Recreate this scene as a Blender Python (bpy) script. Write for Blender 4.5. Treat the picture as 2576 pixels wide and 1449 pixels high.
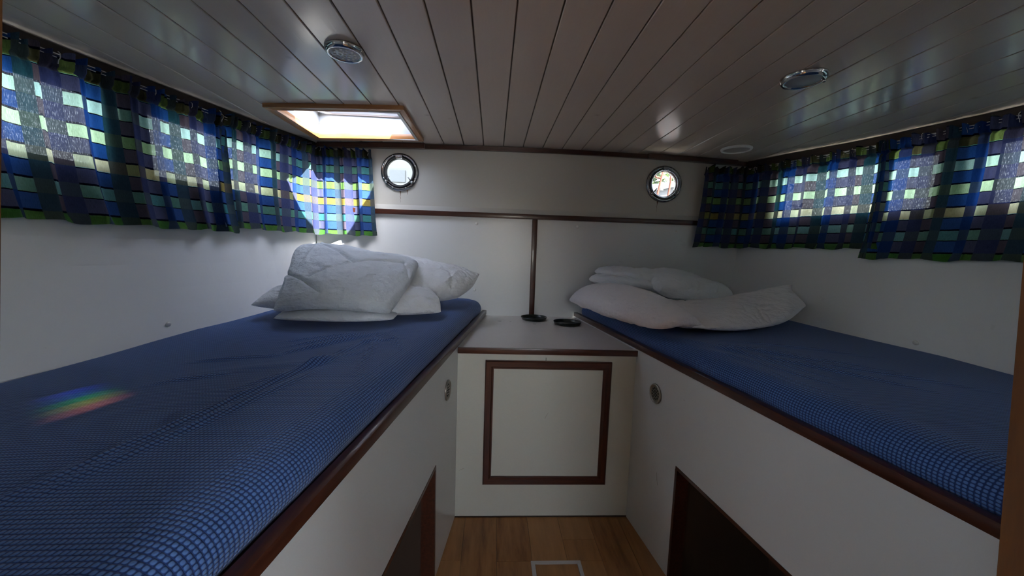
import bpy, bmesh, math, random
import numpy as np
from mathutils import Vector, Matrix, noise
random.seed(7)
for o in list(bpy.data.objects): bpy.data.objects.remove(o, do_unlink=True)
scn = bpy.context.scene
COL = scn.collection

# ---------------------------------------------------------------- camera
cd = bpy.data.cameras.new('camera'); cam = bpy.data.objects.new('camera', cd); COL.objects.link(cam)
cd.sensor_fit = 'HORIZONTAL'; cd.sensor_width = 36.0; cd.lens = 36.0*950.0/2576.0
cd.clip_start = 0.02; cd.clip_end = 400
R_, U_, F_ = Vector((0.99814, -0.04907, 0.0328)), Vector((-0.0275, 0.09907, 0.9947)), Vector((0.05206, 0.99387, -0.09755))
R_ = F_.cross(U_).normalized(); U_ = R_.cross(F_).normalized(); F_.normalize()
cam.matrix_world = Matrix(((R_.x, U_.x, -F_.x, 0), (R_.y, U_.y, -F_.y, 0), (R_.z, U_.z, -F_.z, 1.3), (0, 0, 0, 1)))
scn.camera = cam

# ---------------------------------------------------------------- world, sun, exposure
world = bpy.data.worlds.new('sky'); scn.world = world; world.use_nodes = True
wn = world.node_tree; wn.nodes.clear()
sky = wn.nodes.new('ShaderNodeTexSky'); sky.sky_type = 'NISHITA'; sky.sun_disc = False
sky.sun_elevation = math.radians(57); sky.sun_rotation = math.radians(150); sky.dust_density = 2.0
hsv = wn.nodes.new('ShaderNodeHueSaturation'); hsv.inputs['Saturation'].default_value = 0.5
bg = wn.nodes.new('ShaderNodeBackground'); bg.inputs['Strength'].default_value = 1.6
wo = wn.nodes.new('ShaderNodeOutputWorld')
wn.links.new(sky.outputs[0], hsv.inputs['Color']); wn.links.new(hsv.outputs[0], bg.inputs[0]); wn.links.new(bg.outputs[0], wo.inputs[0])

SUN_DIR = Vector((-0.54, 0.62, -1.0)).normalized()      # direction the light travels
sd = bpy.data.lights.new('sun', 'SUN'); sd.energy = 36.0; sd.angle = math.radians(0.6); sd.color = (1.0, 0.93, 0.84)
sun = bpy.data.objects.new('sun', sd); COL.objects.link(sun)
sun.rotation_euler = SUN_DIR.to_track_quat('-Z', 'Y').to_euler(); sun.location = (3, -3, 6)

scn.view_settings.view_transform = 'Standard'; scn.view_settings.look = 'None'
scn.view_settings.gamma = 1.0; scn.view_settings.use_curve_mapping = False
scn.view_settings.exposure = 1.2

# ---------------------------------------------------------------- helpers
def tag(o, label=None, cat=None, group=None, kind=None):
    if label: o['label'] = label
    if cat: o['category'] = cat
    if group: o['group'] = group
    if kind: o['kind'] = kind
    return o
def mesh(name, verts, faces, mat=None, parent=None, smooth=False, uvs=None):
    me = bpy.data.meshes.new(name); me.from_pydata([tuple(map(float, v)) for v in verts], [], faces); me.update()
    if uvs is not None:
        l = me.uv_layers.new(name='uv')
        for p in me.polygons:
            for li in p.loop_indices:
                l.data[li].uv = uvs[me.loops[li].vertex_index]
    if mat: me.materials.append(mat)
    if smooth: me.polygons.foreach_set('use_smooth', [True]*len(me.polygons))
    o = bpy.data.objects.new(name, me); COL.objects.link(o)
    if parent: o.parent = parent; o.matrix_parent_inverse = parent.matrix_basis.inverted()
    return o
def empty(name, loc=(0, 0, 0)):
    o = bpy.data.objects.new(name, None); o.empty_display_size = 0.05; o.location = loc; COL.objects.link(o); return o
class MB:
    def __init__(s): s.v = []; s.f = []
    def add(s, v, f):
        k = len(s.v); s.v += [tuple(map(float, p)) for p in v]; s.f += [tuple(i+k for i in q) for q in f]; return s
    def box(s, a, b):
        (x0, y0, z0), (x1, y1, z1) = a, b
        return s.add([(x0,y0,z0),(x1,y0,z0),(x1,y1,z0),(x0,y1,z0),(x0,y0,z1),(x1,y0,z1),(x1,y1,z1),(x0,y1,z1)],
                     [(0,3,2,1),(4,5,6,7),(0,1,5,4),(1,2,6,5),(2,3,7,6),(3,0,4,7)])
    def hexa(s, p):   # 8 points: bottom 4 ccw, top 4 ccw
        return s.add(p, [(0,3,2,1),(4,5,6,7),(0,1,5,4),(1,2,6,5),(2,3,7,6),(3,0,4,7)])
    def lathe(s, prof, n=32, c=(0,0,0), ax=(0,0,1), closed=False):
        ax = Vector(ax).normalized(); t = Vector((1,0,0)) if abs(ax.x) < .9 else Vector((0,1,0))
        a = ax.cross(t).normalized(); b = ax.cross(a); c = Vector(c); v = []; f = []
        for r, h in prof:
            for i in range(n):
                w = 2*math.pi*i/n; v.append(c + (a*math.cos(w)+b*math.sin(w))*r + ax*h)
        m = len(prof)
        for j in range(m if closed else m-1):
            for i in range(n):
                f.append((j*n+i, j*n+(i+1) % n, ((j+1) % m)*n+(i+1) % n, ((j+1) % m)*n+i))
        if not closed: f.append(tuple(range(n))[::-1]); f.append(tuple((m-1)*n+i for i in range(n)))
        return s.add(v, f)
    def tube(s, pts, r, n=8):
        pts = [Vector(p) for p in pts]; v = []; f = []; prev = None
        for i, p in enumerate(pts):
            d = (pts[min(i+1, len(pts)-1)]-pts[max(i-1, 0)]).normalized()
            if prev is None:
                t = Vector((0,0,1)) if abs(d.z) < .9 else Vector((1,0,0)); a = d.cross(t).normalized()
            else: a = (prev-d*prev.dot(d)).normalized()
            prev = a; b = d.cross(a)
            for k in range(n):
                w = 2*math.pi*k/n; v.append(p+(a*math.cos(w)+b*math.sin(w))*r)
        for i in range(len(pts)-1):
            for k in range(n): f.append((i*n+k, i*n+(k+1) % n, (i+1)*n+(k+1) % n, (i+1)*n+k))
        f.append(tuple(range(n))[::-1]); f.append(tuple((len(pts)-1)*n+k for k in range(n)))
        return s.add(v, f)
    def build(s, name, mat, parent=None, smooth=False, bevel=0, seg=2):
        o = mesh(name, s.v, s.f, mat, parent, smooth)
        if bevel:
            bm = bmesh.new(); bm.from_mesh(o.data)
            bmesh.ops.bevel(bm, geom=bm.edges[:], offset=bevel, segments=seg, profile=.6, affect='EDGES', clamp_overlap=True)
            bm.to_mesh(o.data); bm.free()
        return o
def autosmooth(o, ang=40):
    o.data.polygons.foreach_set('use_smooth', [True]*len(o.data.polygons))
    o.data.set_sharp_from_angle(angle=math.radians(ang)); return o
def panel(name, outer, holes, fn, th, mat, parent=None):
    """flat panel with holes: 2-D outline -> fn(a, b, depth) points, thickness th"""
    bm = bmesh.new(); es = []
    for loop in [outer]+holes:
        vs = [bm.verts.new((a, b, 0)) for a, b in loop]
        for i in range(len(vs)): es.append(bm.edges.new((vs[i], vs[(i+1) % len(vs)])))
    bmesh.ops.triangle_fill(bm, edges=es, use_beauty=True)
    r = bmesh.ops.extrude_face_region(bm, geom=bm.faces[:])
    for v in r['geom']:
        if isinstance(v, bmesh.types.BMVert): v.co.z = th
    for v in bm.verts: v.co = Vector(fn(v.co.x, v.co.y, v.co.z))
    bmesh.ops.recalc_face_normals(bm, faces=bm.faces[:])
    me = bpy.data.meshes.new(name); bm.to_mesh(me); bm.free(); me.materials.append(mat)
    o = bpy.data.objects.new(name, me); COL.objects.link(o)
    if parent: o.parent = parent; o.matrix_parent_inverse = parent.matrix_basis.inverted()
    return o
def circle(cx, cz, r, n=40): return [(cx+r*math.cos(2*math.pi*i/n), cz+r*math.sin(2*math.pi*i/n)) for i in range(n)]

# ---------------------------------------------------------------- materials
def mat(name, color=(.8,.8,.8), rough=.5, metal=0.0, spec=.5, coat=0.0):
    m = bpy.data.materials.new(name); m.use_nodes = True; nt = m.node_tree
    b = nt.nodes['Principled BSDF']; b.inputs['Base Color'].default_value = (*color, 1)
    b.inputs['Roughness'].default_value = rough; b.inputs['Metallic'].default_value = metal
    b.inputs['Specular IOR Level'].default_value = spec; b.inputs['Coat Weight'].default_value = coat
    return m, nt, b
def N(nt, t, **kw):
    n = nt.nodes.new(t)
    for k, v in kw.items(): setattr(n, k, v)
    return n
def mth(nt, op, a, b=None, c=None):
    n = nt.nodes.new('ShaderNodeMath'); n.operation = op
    for i, x in enumerate((a, b, c)):
        if x is None: continue
        if isinstance(x, (int, float)): n.inputs[i].default_value = x
        else: nt.links.new(x, n.inputs[i])
    return n.outputs[0]
def mixc(nt, f, a, b, mode='MIX'):
    n = nt.nodes.new('ShaderNodeMix'); n.data_type = 'RGBA'; n.blend_type = mode
    for i, x in ((0, f), (6, a), (7, b)):
        if isinstance(x, (int, float)): n.inputs[i].default_value = x
        elif isinstance(x, tuple): n.inputs[i].default_value = (*x, 1) if len(x) == 3 else x
        else: nt.links.new(x, n.inputs[i])
    return n.outputs[2]
def ramp(nt, fac, stops, interp='LINEAR'):
    r = nt.nodes.new('ShaderNodeValToRGB'); r.color_ramp.interpolation = interp; e = r.color_ramp.elements
    while len(e) < len(stops): e.new(.5)
    for k, (p, c) in enumerate(stops): e[k].position = p; e[k].color = (*c, 1)
    nt.links.new(fac, r.inputs[0]); return r.outputs[0]
def bump(nt, b, h, dist=.002, s=.5):
    n = nt.nodes.new('ShaderNodeBump'); n.inputs['Distance'].default_value = dist; n.inputs['Strength'].default_value = s
    nt.links.new(h, n.inputs['Height']); nt.links.new(n.outputs[0], b.inputs['Normal'])
def coords(nt, kind='Object', scale=(1,1,1)):
    t = nt.nodes.new('ShaderNodeTexCoord'); m = nt.nodes.new('ShaderNodeMapping'); m.inputs['Scale'].default_value = scale
    nt.links.new(t.outputs[kind], m.inputs[0]); return m.outputs[0]
def nz(nt, vec, scale, detail=3, rough=.5):
    n = nt.nodes.new('ShaderNodeTexNoise'); n.inputs['Scale'].default_value = scale; n.inputs['Detail'].default_value = detail
    n.inputs['Roughness'].default_value = rough
    nt.links.new(vec, n.inputs['Vector']); return n.outputs['Fac']

def painted(name, color, rough=.35, spec=.5, wave=.0015):
    m, nt, b = mat(name, color, rough, spec=spec)
    v = coords(nt); n1 = nz(nt, v, 1.6, 4)
    nt.links.new(mixc(nt, mth(nt, 'MULTIPLY', n1, .25), color, tuple(c*.8 for c in color)), b.inputs['Base Color'])
    nt.links.new(mth(nt, 'ADD', mth(nt, 'MULTIPLY', nz(nt, v, 9, 3), .12), rough-.06), b.inputs['Roughness'])
    bump(nt, b, nz(nt, v, 5, 2), wave, .4); return m
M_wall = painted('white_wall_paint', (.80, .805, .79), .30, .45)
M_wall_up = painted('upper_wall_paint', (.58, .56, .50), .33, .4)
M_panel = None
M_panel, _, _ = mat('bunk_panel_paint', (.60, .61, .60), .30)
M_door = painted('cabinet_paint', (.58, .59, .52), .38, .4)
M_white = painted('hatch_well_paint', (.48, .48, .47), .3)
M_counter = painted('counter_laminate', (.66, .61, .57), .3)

def ceiling_mat():
    m, nt, b = mat('ceiling_plank_paint', (.55, .5, .45), .22, spec=.5)
    v = coords(nt, scale=(28, 1.2, 28)); g = nz(nt, v, 4, 5, .6)
    oi = N(nt, 'ShaderNodeObjectInfo')
    base = mixc(nt, oi.outputs['Random'], (.60, .505, .42), (.66, .56, .465))
    v2 = coords(nt); k = nt.nodes.new('ShaderNodeTexVoronoi'); k.inputs['Scale'].default_value = 3.2
    nt.links.new(v2, k.inputs[0])
    knot = ramp(nt, k.outputs['Distance'], [(0, (1,1,1)), (.035, (.35,.35,.35)), (.06, (0,0,0))])
    c = mixc(nt, mth(nt, 'MULTIPLY', g, .18), base, (.40, .33, .27))
    c = mixc(nt, mth(nt, 'MULTIPLY', knot, .45), c, (.22, .17, .13))
    nt.links.new(c, b.inputs['Base Color'])
    nt.links.new(mth(nt, 'ADD', mth(nt, 'MULTIPLY', nz(nt, v2, 14, 3), .08), .13), b.inputs['Roughness'])
    bump(nt, b, g, .0008, .35); return m
M_ceil = ceiling_mat()
M_groove, _, _ = mat('groove_shadow_paint', (.10, .075, .06), .7)

def wood(name, c1, c2, rough=.3, scale=(3, 40, 40), coat=.15):
    m, nt, b = mat(name, c1, rough, coat=coat)
    v = coords(nt, scale=scale); g = nz(nt, v, 2.5, 6, .65)
    nt.links.new(ramp(nt, g, [(.3, c1), (.7, c2)]), b.inputs['Base Color'])
    bump(nt, b, g, .0006, .3); return m
M_mahog = wood('mahogany_trim', (.030, .009, .005), (.080, .022, .011), .30)
M_mahog_y = wood('mahogany_long', (.030, .009, .005), (.080, .022, .011), .30, (40, 3, 40))
M_mahog_z = wood('mahogany_upright', (.032, .009, .005), (.080, .022, .011), .3, (40, 40, 3))
M_teak = wood('varnished_hatch_wood', (.30, .115, .035), (.48, .22, .075), .3, (4, 45, 45))
M_teak_y = wood('varnished_hatch_wood_long', (.30, .115, .035), (.48, .22, .075), .3, (45, 4, 45))
M_jamb = wood('varnished_door_jamb', (.075, .028, .006), (.13, .052, .011), .4, (40, 40, 3))
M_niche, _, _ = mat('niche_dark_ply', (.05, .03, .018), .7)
def floor_mat():
    m, nt, b = mat('laminate_floor_plank', (.4, .2, .08), .4)
    oi = N(nt, 'ShaderNodeObjectInfo')
    tc = N(nt, 'ShaderNodeTexCoord'); mp = N(nt, 'ShaderNodeMapping'); mp.inputs['Scale'].default_value = (16, 2.2, 16)
    cb = N(nt, 'ShaderNodeCombineXYZ'); nt.links.new(mth(nt, 'MULTIPLY', oi.outputs['Random'], 9.0), cb.inputs[1])
    nt.links.new(tc.outputs['Object'], mp.inputs[0]); nt.links.new(cb.outputs[0], mp.inputs['Location'])
    g = nz(nt, mp.outputs[0], 1.6, 6, .62)
    a = ramp(nt, g, [(.28, (.12, .045, .012)), (.46, (.27, .115, .035)), (.72, (.40, .19, .065))])
    nt.links.new(mixc(nt, mth(nt, 'MULTIPLY', oi.outputs['Random'], .55), a, (.42, .22, .085)), b.inputs['Base Color'])
    bump(nt, b, g, .0005, .25); return m
M_floor = floor_mat()
M_seam, _, _ = mat('dark_sealant', (.03, .016, .01), .6)
M_gap_shade, _, _ = mat('gap_shade_paint', (.03, .018, .014), .6)  # shade above the curtains put into the colour
M_chrome, _, _ = mat('chrome', (.62, .62, .62), .08, 1.0)
M_steel, _, _ = mat('dull_steel', (.42, .40, .35), .3, 1.0)
M_alu, _, _ = mat('anodised_aluminium', (.72, .73, .76), .28, 1.0)
M_alu_floor, _, _ = mat('matt_aluminium_strip', (.55, .53, .53), .45, .3)
M_dkchrome, _, _ = mat('tarnished_chrome', (.30, .31, .33), .16, 1.0)
M_rubber, _, _ = mat('black_rubber', (.012, .012, .014), .5)
M_blackpl, nt_, b_ = mat('dark_green_black_plastic', (.008, .014, .010), .32)
M_redrub, _, _ = mat('dark_red_seal', (.06, .01, .012), .5)
M_lens, nt_, b_ = mat('led_lens', (.40, .40, .42), .25)
M_lens_frost, _, _ = mat('frosted_lens', (.32, .34, .36), .4)
M_led, _, _ = mat('led_reflector', (.75, .75, .72), .2)
M_whitepl, _, _ = mat('white_plastic', (.85, .84, .80), .3)
M_vlens, _, _ = mat('cream_lens', (.42, .38, .34), .4)
M_wire, _, _ = mat('curtain_wire_white', (.7, .66, .62), .3)
M_black, _, _ = mat('vent_hole_black', (.004, .004, .004), .8)
M_rust, _, _ = mat('rust_stain', (.16, .085, .045), .8)
M_scuff, _, _ = mat('scuff_mark', (.16, .12, .07), .8)

def glass_mat(name, tint, gl=.06):
    m = bpy.data.materials.new(name); m.use_nodes = True; nt = m.node_tree; nt.nodes.clear()
    t = N(nt, 'ShaderNodeBsdfTransparent'); t.inputs[0].default_value = (*tint, 1)
    g = N(nt, 'ShaderNodeBsdfGlossy'); g.inputs['Roughness'].default_value = .02
    mx = N(nt, 'ShaderNodeMixShader'); mx.inputs[0].default_value = gl; o = N(nt, 'ShaderNodeOutputMaterial')
    nt.links.new(t.outputs[0], mx.inputs[1]); nt.links.new(g.outputs[0], mx.inputs[2]); nt.links.new(mx.outputs[0], o.inputs[0]); return m
M_glass = glass_mat('window_glass', (.93, .95, .94))
M_glass_hatch = glass_mat('hatch_acrylic', (.80, .82, .86), .05)

def cloth_white(name, c, scale=1.0):
    m, nt, b = mat(name, c, .85, spec=.2); b.inputs['Sheen Weight'].default_value = .25
    v = coords(nt); n1 = nz(nt, v, 16*scale, 5, .55); n2 = nz(nt, v, 700, 1)
    vs = coords(nt, scale=(1, 1, 2.6)); n3 = nz(nt, vs, 34*scale, 3, .5)
    h = mth(nt, 'ADD', mth(nt, 'MULTIPLY', n1, 1.0), mth(nt, 'MULTIPLY', n3, .35))
    h = mth(nt, 'ADD', h, mth(nt, 'MULTIPLY', n2, .015))
    bump(nt, b, h, .022, .8); return m
M_duvet = cloth_white('grey_white_duvet_cotton', (.72, .76, .81))
M_pillow = cloth_white('white_pillow_cotton', (.80, .81, .83))
M_pillow2 = cloth_white('warm_white_pillow_cotton', (.84, .80, .81))
M_duvet2 = cloth_white('white_duvet_cotton', (.82, .85, .88), .9)

def mattress_mat(name, s):
    m, nt, b = mat(name, (.02, .06, .2), .75, spec=.15)
    uv = N(nt, 'ShaderNodeUVMap'); uv.uv_map = 'uv'; sp = N(nt, 'ShaderNodeSeparateXYZ'); nt.links.new(uv.outputs[0], sp.inputs[0])
    P = .0072
    u = mth(nt, 'DIVIDE', sp.outputs[0], P); v = mth(nt, 'DIVIDE', sp.outputs[1], P*1.15)
    su = mth(nt, 'ABSOLUTE', mth(nt, 'SINE', mth(nt, 'MULTIPLY', u, math.pi)))
    sv = mth(nt, 'ABSOLUTE', mth(nt, 'SINE', mth(nt, 'MULTIPLY', v, math.pi)))
    pr = mth(nt, 'POWER', mth(nt, 'MULTIPLY', su, sv), .6)
    cell = ramp(nt, pr, [(.42, (0,0,0)), (.74, (1,1,1))])
    n = nz(nt, coords(nt), 60, 3); n2 = nz(nt, coords(nt), 1.5, 3)
    c = mixc(nt, cell, (.008*s, .026*s, .12*s), (.12*s, .24*s, .55*s))
    c = mixc(nt, mth(nt, 'MULTIPLY', n, .3), c, (.07*s, .16*s, .40*s))
    c = mixc(nt, mth(nt, 'MULTIPLY', n2, .25), c, (.05*s, .085*s, .25*s))
    nt.links.new(c, b.inputs['Base Color']); b.inputs['Sheen Weight'].default_value = .2; b.inputs['Sheen Roughness'].default_value = .4
    bump(nt, b, pr, .0022, .7); return m
M_matt = mattress_mat('blue_waffle_ticking', 1.0)

def curtain_mat():
    m = bpy.data.materials.new('checked_curtain_weave'); m.use_nodes = True; nt = m.node_tree; nt.nodes.clear()
    uv = N(nt, 'ShaderNodeUVMap'); uv.uv_map = 'uv'; sp = N(nt, 'ShaderNodeSeparateXYZ'); nt.links.new(uv.outputs[0], sp.inputs[0])
    wob = mth(nt, 'MULTIPLY', mth(nt, 'SUBTRACT', nz(nt, uv.outputs[0], 60, 2), .5), .0035)
    u = sp.outputs[0]; v = mth(nt, 'ADD', sp.outputs[1], wob)
    # rows: squares centred every 0.1035 m (v = height above 1.3455 + hem)
    rf = mth(nt, 'FRACT', mth(nt, 'DIVIDE', v, .1035)); rowi = mth(nt, 'DIVIDE', v, .1035*6)
    cf = mth(nt, 'FRACT', mth(nt, 'DIVIDE', u, .100))
    c4 = mth(nt, 'FRACT', mth(nt, 'DIVIDE', u, .300))
    isr = mth(nt, 'LESS_THAN', rf, .45); isc = mth(nt, 'LESS_THAN', cf, .50); sq = mth(nt, 'MULTIPLY', isr, isc)
    warp = ramp(nt, c4, [(0, (.11, .12, .22)), (.1667, (.025, .065, .24)), (.3333, (.045, .11, .34)), (.5, (.05, .085, .13)),
                         (.6667, (.13, .11, .15)), (.8333, (.06, .075, .18))], 'CONSTANT')
    warp_t = ramp(nt, c4, [(0, (.13, .15, .30)), (.1667, (.02, .12, .50)), (.3333, (.03, .18, .62)), (.5, (.03, .14, .17)),
                           (.6667, (.20, .16, .19)), (.8333, (.06, .08, .22))], 'CONSTANT')
    # weft colour by row from hem upwards
    wef = ramp(nt, rowi, [(0, (.12, .38, .07)), (1/6, (.10, .42, .46)), (2/6, (.60, .46, .10)), (3/6, (.26, .55, .14)),
                          (4/6, (.13, .47, .47)), (5/6, (.10, .10, .05))], 'CONSTANT')
    par = mth(nt, 'LESS_THAN', mth(nt, 'FRACT', mth(nt, 'DIVIDE', u, .200)), .5)
    wef = mixc(nt, mth(nt, 'MULTIPLY', par, .35), wef, (.28, .52, .12))
    body = mixc(nt, mth(nt, 'MULTIPLY', isr, .42), warp, mixc(nt, .75, wef, (.12, .08, .05)))
    bodyt = mixc(nt, mth(nt, 'MULTIPLY', isr, .42), warp_t, mixc(nt, .6, wef, (.14, .09, .06)))
    # dark floats above and below each square
    e1 = mth(nt, 'LESS_THAN', mth(nt, 'ABSOLUTE', mth(nt, 'SUBTRACT', rf, .45)), .035)
    e2 = mth(nt, 'GREATER_THAN', rf, .965)
    edge = mth(nt, 'MULTIPLY', mth(nt, 'MAXIMUM', e1, e2), isc)
    refl = mixc(nt, edge, mixc(nt, sq, body, wef), (.006, .01, .035))
    # thin bright weft lets most light through
    pale = mixc(nt, mth(nt, 'MULTIPLY', mth(nt, 'LESS_THAN', mth(nt, 'FRACT', rowi), 5/6), .45), wef, (.75, .92, .85))
    tr = mixc(nt, 1.0, mixc(nt, edge, mixc(nt, sq, bodyt, pale), (.003, .006, .02)), mixc(nt, sq, (.20, .20, .23), (.38, .38, .38)), 'MULTIPLY')
    th = nz(nt, coords(nt, 'UV', (900, 60, 1)), 1.0, 2); th2 = nz(nt, coords(nt, 'UV', (60, 900, 1)), 1.0, 2)
    thr = mth(nt, 'ADD', th, mth(nt, 'MULTIPLY', th2, .4))
    thr_m = ramp(nt, thr, [(.45, (.55, .55, .55)), (.95, (1.25, 1.25, 1.25))])
    refl = mixc(nt, .6, refl, mixc(nt, 1.0, refl, thr_m, 'MULTIPLY'))
    tr = mixc(nt, .7, tr, mixc(nt, 1.0, tr, thr_m, 'MULTIPLY'))
    d = N(nt, 'ShaderNodeBsdfDiffuse'); t = N(nt, 'ShaderNodeBsdfTranslucent'); p = N(nt, 'ShaderNodeBsdfTransparent')
    nt.links.new(refl, d.inputs[0]); nt.links.new(tr, t.inputs[0])
    mx = N(nt, 'ShaderNodeMixShader'); nt.links.new(mth(nt, 'ADD', mth(nt, 'MULTIPLY', sq, .30), .35), mx.inputs[0])
    nt.links.new(d.outputs[0], mx.inputs[1]); nt.links.new(t.outputs[0], mx.inputs[2])
    mx2 = N(nt, 'ShaderNodeMixShader')
    hole = ramp(nt, thr, [(.78, (0,0,0)), (.95, (1,1,1))])
    nt.links.new(mth(nt, 'ADD', mth(nt, 'MULTIPLY', hole, mth(nt, 'SUBTRACT', .055, mth(nt, 'MULTIPLY', sq, .03))), .004), mx2.inputs[0])
    nt.links.new(mx.outputs[0], mx2.inputs[1]); nt.links.new(p.outputs[0], mx2.inputs[2])
    o = N(nt, 'ShaderNodeOutputMaterial'); nt.links.new(mx2.outputs[0], o.inputs[0]); return m
M_curtain = curtain_mat()

# ---------------------------------------------------------------- room outline
XT_L = [(-1,-1.72),(.3,-1.68),(.8,-1.62),(1.325,-1.548),(1.51,-1.508),(1.89,-1.41),(2.21,-1.325),(2.628,-1.19)]
XB_L = [(-1,-1.45),(.3,-1.40),(1.06,-1.331),(1.26,-1.30),(1.58,-1.255),(1.94,-1.21),(2.628,-1.18)]
XT_R = [(-1,2.4),(.3,2.32),(1.0,2.24),(1.503,2.147),(1.995,2.02),(2.628,1.753)]
XB_R = [(-1,2.10),(.3,2.06),(1.27,1.965),(1.47,1.94),(1.75,1.88),(2.14,1.787),(2.628,1.655)]
def I(t, y): return float(np.interp(y, [a for a, b in t], [b for a, b in t]))
def wx(s, y, z):
    b, t = (XB_L, XT_L) if s < 0 else (XB_R, XT_R)
    q = min(1.0, max(0, (z-.90)/1.06)); q = 1-(1-q)**2.5
    return I(b, y)+(I(t, y)-I(b, y))*q
def cz(x): return 1.997-.014*(x-.35)**2
D = 2.628; Y0 = .25

# side walls with window openings
WIN = {-1: [(.45, 1.57), (1.69, 2.34)], 1: [(.45, 1.59), (1.71, 2.43)]}
WZ = (1.54, 1.855)
def side_wall(s, name):
    ys = sorted(set([round(y, 3) for y in np.arange(Y0, D+.09, .08)]+[a for w in WIN[s] for a in w]+[D+.06]))
    zs = sorted(set([0, .6, .90, .96, 1.03, 1.1, 1.2, 1.3, 1.42, *WZ, 1.7, 1.93]))
    v = []; f = []; idx = {}
    def V(i, j, k):
        key = (i, j, k)
        if key not in idx:
            y = ys[i]; z = zs[j] if j < len(zs)-1 else cz(wx(s, y, 1.96))+.03
            x = wx(s, min(y, D), z)+s*(.05 if k else 0); idx[key] = len(v); v.append((x, y, z))
        return idx[key]
    def hole(i, j):
        ym = (ys[i]+ys[i+1])/2; zm = (zs[j]+zs[j+1])/2
        return WZ[0] < zm < WZ[1] and any(a < ym < b for a, b in WIN[s])
    ni, nj = len(ys)-1, len(zs)-1
    for i in range(ni):
        for j in range(nj):
            if hole(i, j): continue
            for k in (0, 1):
                q = (V(i, j, k), V(i+1, j, k), V(i+1, j+1, k), V(i, j+1, k)); f.append(q if (k == 0) == (s < 0) else q[::-1])
            for (di, dj, a, b) in ((1, 0, (i+1, j), (i+1, j+1)), (-1, 0, (i, j), (i, j+1)), (0, 1, (i, j+1), (i+1, j+1)), (0, -1, (i, j), (i+1, j))):
                ii, jj = i+di, j+dj
                if not (0 <= ii < ni and 0 <= jj < nj) or hole(ii, jj):
                    f.append((V(*a, 0), V(*b, 0), V(*b, 1), V(*a, 1)))
    o = mesh(name, v, f, M_wall); tag(o, kind='structure'); return o
side_wall(-1, 'wall_left'); side_wall(1, 'wall_right')
# windows: dark frames and panes set in the side walls
M_frame, _, _ = mat('window_frame_dark', (.10, .085, .075), .5)
wi = 0
for s in (-1, 1):
    for (a, b) in WIN[s]:
        wi += 1; mb = MB()
        def P(y, z, d): return (wx(s, y, z)+s*d, y, z)
        fw = .03
        for (y0, y1, z0, z1) in ((a, b, WZ[0], WZ[0]+fw), (a, b, WZ[1]-fw, WZ[1]), (a, a+fw, WZ[0]+fw, WZ[1]-fw), (b-fw, b, WZ[0]+fw, WZ[1]-fw)):
            n = max(1, int((y1-y0)/.12))
            for q in range(n):
                ya, yb = y0+(y1-y0)*q/n, y0+(y1-y0)*(q+1)/n
                mb.hexa([P(ya, z0, .012), P(ya, z0, .04), P(yb, z0, .04), P(yb, z0, .012), P(ya, z1, .012), P(ya, z1, .04), P(yb, z1, .04), P(yb, z1, .012)])
        w = mb.build('window_%d' % wi, M_frame); tag(w, kind='structure')
        n = 6; v = []; f = []
        for q in range(n+1):
            y = a+.02+(b-a-.04)*q/n; v += [P(y, WZ[0]+.02, .026), P(y, WZ[1]-.02, .026)]
        for q in range(n): f.append((2*q, 2*q+2, 2*q+3, 2*q+1))
        mesh('pane', v, f, M_glass, w)

# back wall (upper part with two round openings, lower part proud of it)
PH = [(-.640, 1.800), (1.171, 1.796)]
def backfn(y0): return lambda a, b, d: (a, y0+d, b)
xl0, xr0 = wx(-1, D, 1.1)-.02, wx(1, D, 1.1)+.02
up = panel('wall_back', [(xl0, .0), (xr0, 0), (xr0+.12, cz(1.9)+.02), (.35, 2.02), (xl0-.03, cz(-1.2)+.02)], [circle(x, z, .098) for x, z in PH], backfn(D+.004), .05, M_wall_up)
tag(up, kind='structure')
panel('lower_lining', [(wx(-1, D, .9), 0), (wx(1, D, .9), 0), (wx(1, D, 1.55), 1.553), (wx(-1, D, 1.55), 1.553)], [], backfn(D-.006), .0095, M_wall, up)
lb = MB(); lb.hexa([(-1.2, D-.010, 1.548), (1.70, D-.010, 1.548), (1.70, D+.003, 1.548), (-1.2, D+.003, 1.548), (-1.2, D-.002, 1.586), (1.70, D-.002, 1.586), (1.70, D+.003, 1.586), (-1.2, D+.003, 1.586)])
lb.build('ledge_strip', painted('ledge_paint', (.60, .59, .545), .2, .6, .003), up)
def bar(name, a, b, m, bev=.003):
    o = MB().box(a, b).build(name, m, bevel=bev); autosmooth(o); return tag(o, kind='structure')
bar('trim_1', (-1.185, D-.026, 1.520), (1.69, D-.006, 1.553), M_mahog)
bar('trim_2', (.262, D-.022, .847), (.298, D-.0062, 1.5195), M_mahog_z)
# curved moulding under the ceiling
mb = MB(); xs = np.linspace(-1.2, 1.75, 24)
for q in range(23):
    x0, x1 = xs[q], xs[q+1]; za, zb = cz(x0)-.003, cz(x1)-.003
    mb.hexa([(x0, D-.018, za-.028), (x1, D-.018, zb-.028), (x1, D+.003, zb-.028), (x0, D+.003, za-.028), (x0, D-.018, za), (x1, D-.018, zb), (x1, D+.003, zb), (x0, D+.003, za)])
tag(mb.build('trim_3', M_mahog), kind='structure')

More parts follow.
